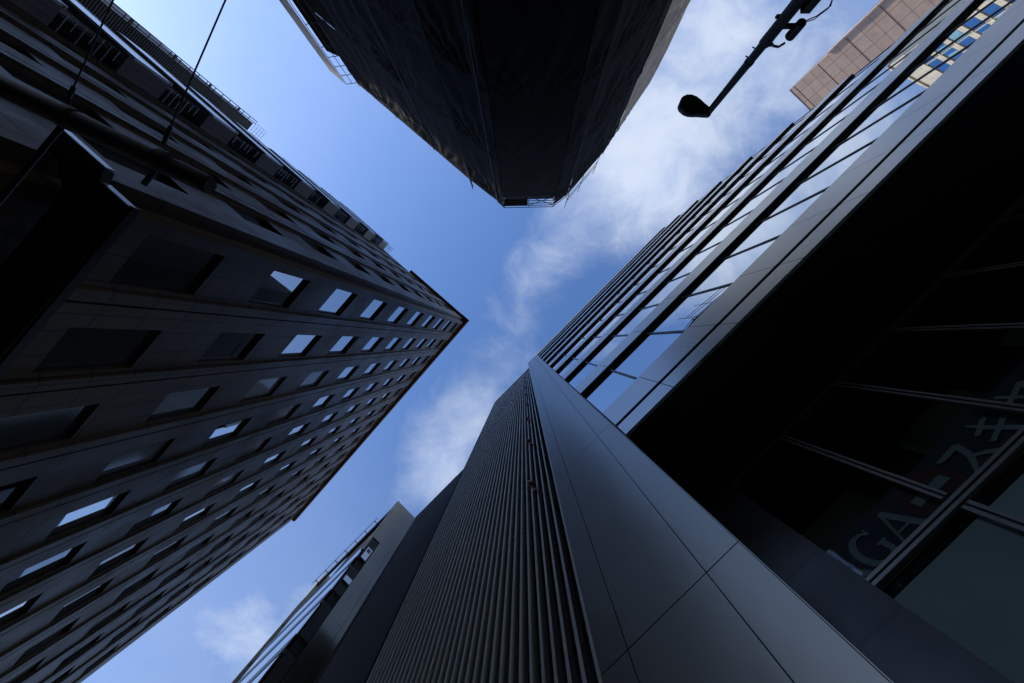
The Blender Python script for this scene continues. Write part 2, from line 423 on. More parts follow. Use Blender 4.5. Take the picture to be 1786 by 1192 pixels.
for size, fr_, D, sg, x0, z0, xx, k in cand:
    if abs(z0 - topz) < 0.01:
        ox = min(xx)
        part('louvre_panel', None, None, stone, fr_, ox, D, z0, mesh=lou1); continue
    ox = x0
    if nwin < 100:
        wo = part('window', None, None, stone, fr_, ox, D, z0, mesh=wm[sg][0])
        r_ = (0.1 if z0 < 9.5 else random.random() * 0.25) if z0 < 13 else (random.random() * 0.28 if k >= 2 and z0 < 24 else 1.0); sub('pane', wm[sg][1][2 if r_ < 0.05 else 1 if r_ < 0.14 else 0], wo); nwin += 1
    else:
        r = rest1[sg]
        for src, mi in ((wm[sg][2], 0), (wm[sg][3], 1)):
            r.add([(x + ox, y + D, z + z0) for x, y, z in src.v], src.f, mi)
for sg, fr_ in ((1, FL1), (-1, FL2)):
    if rest1[sg].v:
        o = part('small_windows', rest1[sg], ['frame', 'pane'], stone, fr_); o['kind'] = 'stuff'
# canopy over the pavement, wrapping the corner
cp = MB()
HC = 6.16
cp.prism([(2.46, 6.0), (34, 6.0), (34, DL - 0.003), (2.94, DL - 0.003), (2.617, 7.36), (2.617, 7.66), (2.25, 7.66), (2.25, 6.66), (2.46, 6.60)], e(HC) - 0.16, e(HC), 0)
part('canopy', cp, ['blackpaint'], stone, FL1)
tr_ = MB()
tr_.box(2.425, 2.455, 6.02, 6.58, e(HC) - 0.15, e(HC) - 0.01, 0); tr_.box(2.215, 2.245, 6.68, 7.64, e(HC) - 0.15, e(HC) - 0.01, 0)
tr_.box(2.415, 34, 5.955, 5.995, e(HC) - 0.12, e(HC) + 0.02, 1)
part('canopy_trim', tr_, ['whitemetal', 'blackpaint'], stone, FL1)
# ground storey band under the canopy
bs = MB(); bs.box(2.9, 34.8, DL - 0.06, DL - 0.003, 0, e(0.4))
part('plinth', bs, 'granite', stone, FL1)

# ------------------------------------------------------------------ balcony block down the side street
bal = thing('balcony_block', 'narrow grey block with a stack of metal-fronted balconies beside the stone office block', 'building', FL2, -19.9, DL2)
b = MB(); b.box(-27.4, -19.93, DL2 + 0.25, 14, 0, e(47.2))
part('wall', b, 'concrete', bal, FL2)
random.seed(3)
for j in range(10):
    top = 47.3 - 4.22 * j; bot = top - 1.85
    s_ = MB(); s_.box(-26.8, -19.92, 1.72, DL2 + 0.25, e(bot), e(bot) + 0.16, 0)
    slab = part('balcony', s_, 'concrete', bal, FL2, -19.92, 1.72, e(bot))
    pr = MB(); pr.box(-0.05, 0.0, 0.07, 1.15, 0.165, 1.85, 0)                       # end parapet
    for q_ in (0.33, 0.62, 0.9): pr.box(0.001, 0.012, q_ - .006, q_ + .006, 0.17, 1.84, 1)
    sub('end_parapet', pr.mesh('end_parapet', ['concrete', 'darkmetal']), slab)
    fp = MB()
    for i in range(5): fp.box(-6.85 + i * 1.37 + .01, -6.85 + (i + 1) * 1.37, -0.05 - 0.002 * i, 0.055, 0.18, 1.86, 0)
    fp.box(-6.85, 0.03, -0.075, 0.06, 1.865, 1.93, 0)
    sub('front_parapet', fp.mesh('front_parapet', ['whitemetal']), slab)
    ra = MB()                                                                     # screen between this floor and the next
    for q_ in range(6): ra.box(-0.06, -0.03, 0.12 + q_ * 0.19, 0.145 + q_ * 0.19, 1.95, 4.2, 0)
    for q_ in range(7):
        if random.random() < 0.8: ra.box(-0.055, -0.035, 0.15, 1.08 if random.random() < .6 else 0.6, 2.1 + q_ * 0.3, 2.14 + q_ * 0.3, 1)
    sub('screen', ra.mesh('screen', ['darkmetal', 'whitemetal']), slab)
    ac = MB(); ac.box(-1.1, -0.3, 0.55, 0.95, 0.17, 0.85)
    sub('air_conditioner', ac.mesh('air_conditioner', ['concrete']), slab)
dk = MB(); dk.box(-26.7, -20.3, 2.0, DL2 + 0.24, 0, e(45))
part('recess', dk, 'void', bal, FL2)

# ------------------------------------------------------------------ brown ribbed building beyond
rib = thing('ribbed_building', 'brown building with ribbed siding and a ladder up its street edge, beyond the balconies', 'building', FL2, -40, 1.45)
HB = 45.0
w = MB(); w.box(-60, -40, 1.45, 16, 0, e(HB))
for i in range(int((e(HB)) / 0.2)): w.box(-39.998, -39.93, 1.47, 15.9, 0.02 + i * 0.2, 0.13 + i * 0.2)
part('wall', w, 'brownboard', rib, FL2)
lad = MB()
for y in (1.30, 1.02):
    lad.tube([(-39.9, y, 0), (-39.9, y, e(HB) + .2)], 0.045, 0, 6)
for i in range(0, 46, 1): lad.tube([(-39.9, 1.02, 0.6 + i * 1.0), (-39.9, 1.46, 0.6 + i * 1.0)], 0.035, 0, 6)
for i in range(12): lad.box(-39.95, -39.85, 1.0, 1.47, 0.4 + i * 3.95, 0.62 + i * 3.95)
part('access_ladder', lad, 'brownboard', rib, FL2)
for i in range(8):
    zc_ = e(40.3 - 3.9 * i)
    f = MB(); f.box(-39.92, -39.6, 3.15, 4.45, zc_ - 0.62, zc_ - 0.50, 0); f.box(-39.92, -39.86, 3.15, 3.25, zc_ - .5, zc_ + .55, 0)
    f.box(-39.92, -39.86, 4.35, 4.45, zc_ - .5, zc_ + .55, 0); f.box(-39.92, -39.82, 3.15, 4.45, zc_ + .55, zc_ + .66, 0)
    wo = part('window', f, 'concrete', rib, FL2, -39.92, 3.8, zc_)
    p = MB(); p.box(0.004, 0.03, -0.54, 0.54, -0.49, 0.54); sub('pane', p.mesh('pane', ['void']), wo)
    if i % 2 == 0:
        a = MB(); a.box(-39.9, -39.5, 2.5, 3.1, zc_ - 0.6, zc_ + 0.1); part('air_conditioner', a, 'cream', rib, FL2)
dp = MB(); dp.tube([(-39.85, 5.6, 0), (-39.85, 5.6, e(HB))], 0.12, 0, 8)
part('downpipe', dp, 'render', rib, FL2)
cg = MB()
for i in range(5):
    y = 1.2 + i * 0.45
    cg.tube([(-39.7, y, e(HB)), (-39.7, y, e(HB) + 1.8)], 0.02, 0, 5)
    cg.tube([(-39.7, 1.2, e(HB) + i * 0.45), (-39.7, 3.0, e(HB) + i * 0.45)], 0.02, 0, 5)
part('roof_cage', cg, 'whitemetal', rib, FL2)

# ------------------------------------------------------------------ unseen tower block added to keep direct sun off the street and sheeting
far = thing('added_sun_blocker', 'added concrete tower that blocks the sun, unseen behind the brown ribbed building', 'building', FL2, -88, 4.2)
b = MB(); b.box(-150, -88, 4.2, 60, 0, e(95)); part('wall', b, 'concrete', far, FL2)
for i in range(22):
    b = MB()
    for k in range(14): b.box(-87.97, -87.9, 6 + k * 3.4, 8.2 + k * 3.4, 4.0 + i * 4.1, 6.0 + i * 4.1)
    part('window_row', b, 'pane', far, FL2)

# ------------------------------------------------------------------ right-hand glass building
DR = 2.008
DG = 2.115
X0, X1 = 0.10, 19.10
glassb = thing('glass_office_building', 'glass office building with grey spandrel bands, black undersides and a dark recessed ground storey', 'building', FR, 0.10, DR)
RF = 43.3
floors = [6.50] + [10.43 + 3.985 * k for k in range(9)]        # undersides of the spandrel bands (above the eye)
mullx = [1.075 + 1.317 * k for k in range(14)]
for i, h in enumerate(floors):
    sp = MB(); top = h + (1.07 if i == 0 else 1.13)
    xs = [X0] + [x - 0.02 * 0 for x in mullx] + [X1]
    for a, b_ in zip(xs[:-1], xs[1:]): sp.box(a + 0.006, b_ - 0.006, DR, DR + 0.05, e(h), e(top), 0)
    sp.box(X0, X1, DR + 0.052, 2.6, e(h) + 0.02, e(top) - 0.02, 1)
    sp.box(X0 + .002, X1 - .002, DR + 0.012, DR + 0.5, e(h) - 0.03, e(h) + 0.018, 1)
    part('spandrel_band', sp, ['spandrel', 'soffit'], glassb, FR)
lo = MB()
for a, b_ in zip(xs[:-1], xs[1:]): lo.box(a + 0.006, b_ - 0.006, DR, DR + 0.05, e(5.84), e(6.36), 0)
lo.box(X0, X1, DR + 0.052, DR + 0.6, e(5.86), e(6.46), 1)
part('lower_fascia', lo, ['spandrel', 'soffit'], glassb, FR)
rc = MB()
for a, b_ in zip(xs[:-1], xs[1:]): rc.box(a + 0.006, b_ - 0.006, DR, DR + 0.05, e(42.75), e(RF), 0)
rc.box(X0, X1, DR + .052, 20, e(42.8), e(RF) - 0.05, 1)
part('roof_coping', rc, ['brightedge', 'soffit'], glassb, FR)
for i, h in enumerate(floors):
    z0 = h + 1.05; z1 = (floors[i + 1] if i + 1 < len(floors) else 42.8)
    gl_ = MB()
    xs2 = [X0] + mullx + [X1]
    for a, b_ in zip(xs2[:-1], xs2[1:]): gl_.box(a + 0.012, b_ - 0.012, DG, DG + 0.03, e(z0), e(z1) + 0.02)
    strip = part('window_strip', gl_, 'glass', glassb, FR, X0, DG, e(z0))
    mu = MB()
    for x in mullx:
        x -= X0
        mu.box(x - 0.022, x - 0.006, -0.022, 0.028, 0, z1 - z0, 0); mu.box(x + 0.006, x + 0.022, -0.022, 0.028, 0, z1 - z0, 0)
        mu.box(x - 0.0058, x + 0.0058, -0.006, 0.028, 0, z1 - z0, 1)
    mu.box(0, X1 - X0, 0.035, 0.3, -0.05, z1 - z0 + .05, 1)
    sub('mullions', mu.mesh('mullions', ['mullion', 'darkmetal']), strip)
co = MB(); co.box(X0 + .05, X1 - .05, 2.62, 22, e(6.0), e(42.7)); co.box(X1 - 0.3, X1 - .004, DG - 0.01, 2.62, e(6.0), e(42.7))
part('core', co, 'void', glassb, FR)
# recessed ground storey
sf = MB(); sf.box(X0 - 0.0, X1, DR + 0.02, 9, e(5.845), e(5.95))
part('soffit', sf, 'soffit', glassb, FR)
D3 = 3.61
mx3 = [1.64 + 1.0725 * k for k in range(14)]
fr3 = MB()
def dbl(mb, x, z0, z1, w=0.07):
    mb.box(x - w, x - 0.012, D3 - 0.05, D3 - 0.005, z0, z1); mb.box(x + 0.012, x + w, D3 - 0.05, D3 - 0.005, z0, z1)
    mb.box(x - 0.011, x + 0.011, D3 - 0.025, D3 - 0.005, z0, z1, 1)
for x in mx3: dbl(fr3, x, e(3.58), e(5.84), 0.04)
for i, x in enumerate(mx3):
    if i % 1 == 0: dbl(fr3, x, 0.1, e(3.42), 0.048)
fr3.box(0.3, 17, D3 - 0.045, D3 - 0.005, e(3.455), e(3.49)); fr3.box(0.3, 17, D3 - 0.045, D3 - 0.005, e(3.515), e(3.55))
fr3.box(0.3, 17, D3 - 0.02, D3 - 0.005, e(3.491), e(3.514), 1)
fr3.box(0.3, 17, D3 - 0.06, D3 - 0.005, e(5.79), e(5.84), 0)
part('shopfront_frame', fr3, ['alu', 'darkmetal'], glassb, FR)
xs3 = [0.4] + mx3
for a, b_ in zip(xs3[:-1], xs3[1:]):
    u = MB(); u.box(a, b_ - 0.004, D3, D3 + 0.012, e(3.50), e(5.83)); part('upper_pane', u, 'clear', glassb, FR)
    l = MB(); l.box(a, b_ - 0.004, D3, D3 + 0.012, 0.05, e(3.497)); part('lower_pane', l, 'clear', glassb, FR)
rm = MB(); rm.box(0.2, 17, 4.6, 4.7, e(3.5), e(5.84), 0); rm.box(0.2, 17, D3 + .05, 4.6, e(3.40), e(3.48), 0)
for i in range(9): rm.box(0.62 + i * 1.9, 1.7 + i * 1.9, 4.52, 4.58, e(4.3), e(5.5), 1)
part('shop_interior', rm, ['void', 'roomwall'], glassb, FR)
bl = MB(); bl.box(0.6, 17, D3 + 0.04, D3 + 0.055, 0.1, e(3.36))
part('blind', bl, 'blind', glassb, FR)
st = MB(); st.box(-1.2, 0.625, D3 - 0.09, D3 + 0.3, 0, e(5.838))
part('stone_pilaster', st, 'granite', glassb, FR)
ret = MB(); ret.box(-0.20, 0.03, DR + 0.12, D3 - 0.10, 0, e(5.838))
part('return_wall', ret, 'soffit', glassb, FR)
# pale metal end pier
pj = [-1.23, -0.97, -0.23, 0.07]
pz = [-1.6, 2.70, 6.56, 10.42, 14.3, 18.2, 22.1, 26.0, 29.9, 33.8, 37.7, 40.9, 43.0]
pm = MB()
for a, b_ in zip(pj[:-1], pj[1:]):
    for c, d in zip(pz[:-1], pz[1:]): pm.box(a + 0.004, b_ - 0.004, DR - 0.05, DR, e(c) + 0.005, e(d) - 0.005, 0)
pm.box(-1.225, 0.065, DR + 0.002, DR + 0.10, 0, e(43.0) - .01, 1)
pm.box(0.0705, 0.076, DR - 0.051, DR + 0.1, 0, e(43.0), 0)
pm.box(-1.232, 0.066, DR - 0.056, DR + 0.3, e(43.0) + .001, e(43.0) + 0.35, 2)
part('end_pier', pm, ['pier', 'darkmetal', 'brightedge'], glassb, FR)

# shop banner behind the upper panes
ban = thing('shop_banner', 'navy shop banner with pale lettering and a red disc hung behind the recessed window', 'banner', FR, 0.64, 3.72, bz=e(3.56))
sh = MB(); sh.box(0, 9.0, 0.0, 0.012, 0, 0.60)
o_ = part('sheet', None, None, ban, FR, 0.64, 3.72, e(3.56), mesh=sh.mesh('sheet', ['navy']))
rd = MB(); rd.plate([(1.07 + 0.285 * math.cos(t), 0.30 + 0.285 * math.sin(t)) for t in (2 * math.pi * i / 40 for i in range(40))], -0.006, -0.002)
part('red_disc', None, None, ban, FR, 0.64, 3.72, e(3.56), mesh=rd.mesh('red_disc', ['bannerred']))
lt = MB()
def stroke(pts, wid, y0=-0.012, y1=-0.007):
    """brush stroke of changing width through x,z points"""
    for i in range(len(pts) - 1):
        (xa, za), (xb, zb) = pts[i], pts[i + 1]; wa, wb_ = wid[i], wid[i + 1]
        d = Vector((xb - xa, zb - za)); d.normalize(); nx, nz = -d.y, d.x
        k = len(lt.f) * 1e-5
        lt.plate([(xa + nx * wa, za + nz * wa), (xa - nx * wa, za - nz * wa), (xb - nx * wb_, zb - nz * wb_), (xb + nx * wb_, zb + nz * wb_)], y0 - k, y1 - k)
arc = lambda cx, cz, rx, rz, a0, a1, n=12: [(cx + rx * math.cos(R(a0 + (a1 - a0) * i / n)), cz + rz * math.sin(R(a0 + (a1 - a0) * i / n))) for i in range(n + 1)]
stroke([(-0.02, .52), (-0.02, .10)], [.03, .03]); stroke([(0.0, .28), (0.10, .12), (0.15, .10)], [.03, .03, .02])          # K, cut by the pilaster
stroke(arc(0.30, 0.29, 0.14, 0.195, 50, 330, 16), [.012, .016, .022, .028, .032, .035, .036, .036, .036, .035, .033, .030, .026, .022, .020, .024, .028])  # G
stroke([(0.405, .27), (0.405, .12)], [.028, .026]); stroke([(0.35, .275), (0.455, .275)], [.012, .012])
stroke([(0.395, .41), (0.41, .49)], [.018, .006])
stroke([(0.50, .105), (0.635, .49)], [.013, .015]); stroke([(0.635, .49), (0.76, .105)], [.034, .034]); stroke([(0.545, .22), (0.715, .22)], [.012, .012])     # A
stroke([(0.455, .10), (0.55, .10)], [.010, .010]); stroke([(0.69, .10), (0.815, .10)], [.010, .010])
stroke([(0.88, .30), (1.26, .30)], [.052, .052])                                                                        # bar on the disc
stroke([(1.37, .45), (1.40, .43), (1.62, .44)], [.012, .026, .030]); stroke([(1.62, .45), (1.56, .28), (1.46, .17), (1.36, .10)], [.030, .030, .022, .006]); stroke([(1.54, .27), (1.62, .20), (1.68, .11)], [.010, .026, .034])  # katakana su
stroke([(1.78, .36), (1.98, .44), (2.01, .43)], [.022, .022, .012]); stroke([(1.76, .22), (2.04, .31), (2.07, .30)], [.022, .024, .012]); stroke([(1.86, .52), (1.90, .34), (1.98, .08)], [.014, .028, .030])  # katakana ki
stroke([(2.18, .36), (2.50, .45), (2.40, .33)], [.022, .024, .010]); stroke([(2.26, .52), (2.38, .08)], [.016, .030])        # katakana ya
part('lettering', None, None, ban, FR, 0.64, 3.72, e(3.56), mesh=lt.mesh('lettering', ['letter']))

# ------------------------------------------------------------------ louvred building
DF = 2.15
louv = thing('louvred_building', 'dark building fronted by closely spaced vertical grey metal fins with red lamps inside', 'building', FR, -1.30, DF)
HF = 37.7
fn_ = MB(); nf = 33
for i in range(nf):
    x = -1.36 - i * 0.1405
    for k in range(10):
        za, zb = e(-1.3 + 3.85 * k) + 0.008, min(e(2.55 + 3.85 * k) - 0.008, e(HF))
        if za < zb: fn_.box(x - 0.019 + random.uniform(-.002, .002), x + 0.019, DF + random.uniform(0, .004), DF + 0.085, za, zb)
    for k in range(10): fn_.box(x - 0.012, x + 0.012, DF + 0.03, DF + 0.14, e(-0.2 + 3.85 * k), e(-0.2 + 3.85 * k) + 0.09, 1)
part('vertical_fins', fn_, ['fin', 'darkmetal'], louv, FR)
for i in range(11):
    bd = MB(); z = e(-0.2 + 3.85 * i)
    bd.box(-5.95, -1.32, DF + 0.14, DF + 0.20, z, z + 0.09); bd.box(-5.95, -1.32, DF + 0.14, DF + 0.20, z + 0.18, z + 0.24)
    for x in (-1.4, -3.6, -5.8): bd.box(x - .02, x + .02, DF + 0.15, DF + 0.19, z + 0.09, z + 0.18)
    part('fin_rail', bd, 'darkmetal', louv, FR)
bk = MB(); bk.box(-5.99, -1.30, DF + 1.3, 14, 0, e(HF) - 0.3); bk.box(-5.99, -5.95, DF + 0.0, DF + 1.3, 0, e(HF) - 0.1)
for i in range(10): bk.box(-5.95, -1.30, DF + 0.25, DF + 1.3, e(3.55 + 3.85 * i) - 0.25, e(3.55 + 3.85 * i))
part('back_wall', bk, 'void', louv, FR)
cpn = MB(); cpn.box(-5.99, -1.31, DF - 0.02, DF + 1.4, e(HF) + 0.001, e(HF) + 0.18)
part('coping', cpn, 'brightedge', louv, FR)
for k in range(8):
    H = 7.95 + 3.40 * k; x, y = -1.90, DF - 0.055
    s_ = MB()
    rr = 0.062
    prof = [(0.0, -rr), (rr * .7, -rr * .7), (rr, 0), (rr * .95, rr * .6), (rr * .55, rr), (0.02, rr * 1.15)]
    n = 12; vs = [(x + r_ * math.cos(2 * math.pi * i / n), y + r_ * math.sin(2 * math.pi * i / n), e(H) + z_) for r_, z_ in prof for i in range(n)]
    s_.add(vs, [(a * n + i, a * n + (i + 1) % n, (a + 1) * n + (i + 1) % n, (a + 1) * n + i) for a in range(len(prof) - 1) for i in range(n)], 0, True)
    s_.tube([(x, y, e(H) + 0.05), (x + 0.02, y + 0.02, e(H) - 0.22), (x + 0.09, y + 0.03, e(H) - 0.42)], 0.014, 1, 6)
    s_.box(x + 0.05, x + 0.12, y + 0.0, y + 0.05, e(H) - 0.52, e(H) - 0.42, 0)
    part('red_lamp', s_, ['red', 'darkmetal'], louv, FR)

# ------------------------------------------------------------------ plain charcoal building
DP = 4.2
pl = thing('charcoal_building', 'low plain charcoal-rendered building between the louvred building and the metal-clad one', 'building', FR, -9.8, DP)
b = MB(); b.box(-17.65, -9.8, DP - 0.004, 14, 0, e(34.65))
part('wall', b, 'render', pl, FR)
b = MB(); b.box(-17.66, -9.8, DP - 0.03, DP + 0.4, e(34.652), e(35.05)); part('coping', b, 'darkmetal', pl, FR)
b = MB(); b.box(-16.7, -15.1, DP - 0.02, DP - 0.006, e(32.2), e(32.5)); part('vent_slot', b, 'void', pl, FR)
b = MB()
b.box(-17.5, -16.9, DP + 0.05, DP + 0.5, e(35.06), e(35.7)); part('roof_vent', b, 'cream', pl, FR)
b = MB()
for i in range(6): b.tube([(-17.6 + i * 0.075, DP - 0.03, 0), (-17.6 + i * 0.075, DP - 0.03, e(30.5))], 0.015, 0, 5)
part('conduits', b, 'brownboard', pl, FR)
b = MB()
b.tube([(-13.5, DP + .1, e(35.05)), (-13.5, DP + .1, e(36)), (-12.9, DP + .1, e(36)), (-12.9, DP + .1, e(35.05))], 0.03, 0, 6)
part('roof_hatch_rail', b, 'darkmetal', pl, FR)

# ------------------------------------------------------------------ metal-clad building further along
mc = thing('metal_clad_building', 'narrow building clad in smooth dark metal panels with blue glass on its street side', 'building', FR, -14, 1.72)
HM = 26.9
cl = MB()
zs = [0, 3.2, 6.4, 9.6, 12.8, 16.0, 19.2, 22.0, 24.4 + EYE - 1.6, HM]
for zi in range(len(zs) - 1):
    for a, b_ in ((2.30, 3.05), (3.05, 3.8), (3.8, 4.6)):
        if zs[zi] >= 22.0: continue
        cl.box(-14.06, -14, a + 0.006, b_ - 0.006, e(zs[zi]) + 0.006, e(zs[zi + 1]) - 0.006)
cl.box(-14.055, -14.002, 1.80, 4.6, e(22.01), e(HM))
cl.box(-19, -14.07, 1.86, 9.0, 0, e(HM) - .1, 1); cl.box(-14.06, -14.0, 4.606, 9.0, 0, e(HM))
part('end_wall', cl, ['cladding', 'void'], mc, FR)
fg = MB(); fg.box(-14.1, -14.0, 1.66, 1.79, e(20.6), e(HM) + 0.05); fg.box(-21.2, -14.11, 1.62, 1.80, e(25.6), e(HM) + 0.05)
part('fascia', fg, 'cladding', mc, FR)
rl = MB()
for i in range(7): rl.tube([(-15.6 - i * 0.95, 1.62, e(25.9)), (-15.6 - i * 0.95, 1.40, e(25.9))], 0.025, 0, 6)
rl.tube([(-15.3, 1.40, e(25.9)), (-21.6, 1.40, e(25.9))], 0.02, 0, 6)
part('guard_rail', rl, 'darkmetal', mc, FR)
for i in range(9):
    z0 = 22.2 - 2.75 * i
    l = MB()
    for q_ in range(8): l.box(-14.05, -14.0, 1.84 + q_ * .056, 1.86 + q_ * .056, e(z0) - 2.3, e(z0) - 0.35)
    l.box(-14.07, -14.055, 1.80, 2.29, e(z0) - 2.4, e(z0) - 0.25, 1)
    part('louvre_bay', l, ['louvre', 'void'], mc, FR)
    wn = MB(); wn.box(-21.0, -14.08, 1.70, 1.74, e(z0) - 2.3, e(z0) - 0.5, 0); wn.box(-21.0, -14.08, 1.70, 1.74, e(z0) - 3.05, e(z0) - 2.31, 1)
    wo = part('window', wn, ['glass', 'darkmetal'], mc, FR)
    lg = MB(); lg.box(-21.2, -14.05, 1.685, 1.80, e(z0) - 0.5, e(z0) - 0.3, 0); part('ledge', lg, 'darkmetal', mc, FR)
ac = MB(); ac.box(-13.99, -13.9, 1.90, 2.22, e(19.9), e(20.9), 0); ac.box(-13.899, -13.895, 1.95, 2.17, e(20.5), e(20.8), 1)
part('wall_unit', ac, ['whitemetal', 'blackpaint'], mc, FR)
ac = MB(); ac.box(-13.99, -13.9, 1.86, 2.26, e(17.9), e(18.25), 0); part('wall_unit', ac, ['whitemetal'], mc, FR)
bm_ = MB(); bm_.box(-21.6, -21.21, 1.60, 4, 0, e(26.9)); part('far_wall', bm_, 'cream', mc, FR)

KS = 24.0 / 14.0
mc.location.x *= KS; mc.location.y *= KS; mc.scale = (KS, KS, KS)          # whole building scaled about its base

# ------------------------------------------------------------------ tower wrapped in scaffold sheeting
HT = 55.0
tower = thing('sheeted_tower', 'tall tower wrapped in charcoal scaffold sheeting with bare scaffold tubes at its top', 'building under repair', WF, 1, -22)
plan = [(-23.0, -36.0), (-7.16, -22.3), (-3.49, -19.45), (-2.54, -18.57), (4.11, -18.67), (5.93, -20.07), (11.03, -25.94), (11.86, -27.27), (17.13, -35.06)]
inner = [(-21.9, -36.4), (-6.6, -22.9), (-3.2, -20.0), (-2.3, -19.2), (3.9, -19.3), (5.5, -20.6), (10.5, -26.4), (16.6, -35.3), (14, -44), (-16, -46)]
cr = MB(); cr.prism(inner, 0, e(HT) - 1.5); part('core', cr, 'void', tower, WF)

def sheet(p0, p1, z0, z1, seed, amp=0.16, nx=None, flip=False, gather=(0.5,), mats='net'):
    p0, p1 = Vector((*p0, 0)), Vector((*p1, 0)); d = p1 - p0; L = d.length; d.normalize()
    nrm = Vector((d.y, -d.x, 0))
    if nrm.dot(p0 + p1) > 0: nrm = -nrm                       # towards the camera
    nx = max(3, int(L / 0.22)); nz = max(6, int((z1 - z0) / 0.4))
    vs, fs = [], []
    for j in range(nz + 1):
        t = j / nz; z = z0 + (z1 - z0) * t
        for i in range(nx + 1):
            s = i / nx; x = s * L
            edge = min(1.0, 6 * min(s, 1 - s) + 0.15) * min(1.0, 5 * min(t, 1 - t) + 0.1)
            w_ = 0
            for gx in gather:                                   # folds that run down and away from the tie points
                ang = math.atan2((x - gx * L), (z1 + 1.0 - z))
                r_ = math.hypot(x - gx * L, z1 + 1.0 - z)
                w_ += math.sin(ang * 26 + seed * 3 + 0.9 * noise.noise(Vector((x * .12, z * .06, seed)))) * math.exp(-r_ * 0.13) * min(1.0, r_ * 0.35)
            w_ += 0.9 * noise.noise(Vector((x * 0.45, z * 0.10, seed * 1.7))) + 0.55 * noise.noise(Vector((x * 1.3 + z * 0.5, z * 0.22, seed + 9))) + 0.42 * noise.noise(Vector((x * 2.9 - z * 1.2, z * 0.9, seed + 4)))
            vs.append(p0 + d * x + nrm * (amp * w_ * edge + 0.05 + 0.10 * math.sin(math.pi * t)) + Vector((0, 0, z - 0.12 * math.sin(s * L * 1.1 + seed) * (1 - abs(2 * t - 1)))))
    for j in range(nz):
        for i in range(nx):
            a = j * (nx + 1) + i; fs.append((a, a + 1, a + nx + 2, a + nx + 1))
    mb = MB(); mb.add(vs, fs, 0, True)
    return part('mesh_sheet', mb, mats, tower, WF)
levels = [0, 10, 20.5, e(30.8), e(42.0), e(50.8)]
def off(p, k): return (p[0] * (1 - k), p[1] * (1 - k))
for a in range(len(plan) - 1):
    lit_face = a == 7  # reflected light on this face is painted as a beige sheet colour
    for li in range(len(levels) - 1):
        z0, z1 = levels[li], levels[li + 1]
        if li == 4 and a not in (3,): z1 = e(54.6 if a < 3 else 54.2)
        P0, P1 = plan[a], plan[a + 1]
        L = math.hypot(P1[0] - P0[0], P1[1] - P0[1])
        n = max(1, round(L / 5.5))
        if a == 3: n = 2
        for q_ in range(n):
            A_ = (P0[0] + (P1[0] - P0[0]) * q_ / n, P0[1] + (P1[1] - P0[1]) * q_ / n); B_ = (P0[0] + (P1[0] - P0[0]) * (q_ + 1) / n, P0[1] + (P1[1] - P0[1]) * (q_ + 1) / n)
            sheet(A_, B_, z0, z1 - 0.05, a * 7 + li * 3 + q_ * 1.3, 0.08 if (a == 3 and li > 2) else 0.17, gather=((0.02,) if q_ % 2 else (0.98, 0.0)), mats='netlit' if lit_face else 'net')
sheet((-22.9, -36.5), (-25.3, -37.6), 0, e(50.6), 33, 0.03)                 # dark inside of the open bay
# outer strip past an open bay at the far left, its sunlight painted in beige
sheet((-24.6, -35.9), (-26.9, -37.9), 0, e(54.7), 51, 0.15, mats='netlit')
def pipes(name, segs, r=0.045, m='pipe'):
    mb = MB()
    for s_ in segs: mb.tube(s_, r, 0, 6)
    return part(name, mb, m, tower, WF)
# bare scaffold at the head of the front and the two splayed corners
for (A_, B_), nb in (((plan[3], plan[4]), 2), ((plan[2], plan[3]), 1), ((plan[4], plan[5]), 1)):
    segs = []; A2, B2 = Vector((*A_, 0)), Vector((*B_, 0))
    for k in (0, .97):
        ins = Vector((0, -0.9 * k, 0))
        for i in range(nb + 1):
            p = A2.lerp(B2, i / nb) + ins; segs.append([p + Vector((0, 0, e(48.5))), p + Vector((0, 0, e(HT)))])
        for h in (50.9, 51.7, 52.5, 53.4, 54.2, 54.95):
            segs.append([A2 + ins + Vector((0, 0, e(h))), B2 + ins + Vector((0, 0, e(h)))])
    for i in range(nb):
        p, q2 = A2.lerp(B2, i / nb), A2.lerp(B2, (i + 1) / nb)
        if i == nb - 1 or nb == 1:
            segs.append([p + Vector((0, 0, e(51))), q2 + Vector((0, 0, e(54.2)))]); segs.append([q2 + Vector((0, 0, e(51))), p + Vector((0, 0, e(54.2)))])
    pipes('scaffold_frame', segs, 0.05)
dkb = MB(); A2, B2 = Vector((*plan[3], 0)), Vector((*plan[4], 0)); m_ = A2.lerp(B2, 0.48)
dkb.prism([(A2.x, A2.y - .05), (m_.x, m_.y - .05), (m_.x, m_.y - 0.9), (A2.x, A2.y - 0.9)], e(54.2), e(54.3)); part('scaffold_deck', dkb, 'deck', tower, WF)
# poles that stand out from the right-hand face, with their hand rails
segs = []
for s_ in (0.03, 0.36, 0.74):
    p = Vector((5.93, -20.07, 0)).lerp(Vector((11.86, -27.27, 0)), s_)
    o2 = Vector((0.78, 0.62, 0)) * 0.0
    segs.append([p + Vector((0.15, 0.1, e(51))), p + Vector((0.15, 0.1, e(60.0)))])
for h in (56.0, 57.3):
    segs.append([Vector((6.1, -20.05, e(h))), Vector((10.4, -25.2, e(h)))])
segs.append([Vector((5.93, -20.07, e(55))), Vector((11.86, -27.27, e(55)))])
pipes('handrail_poles', segs, 0.045)
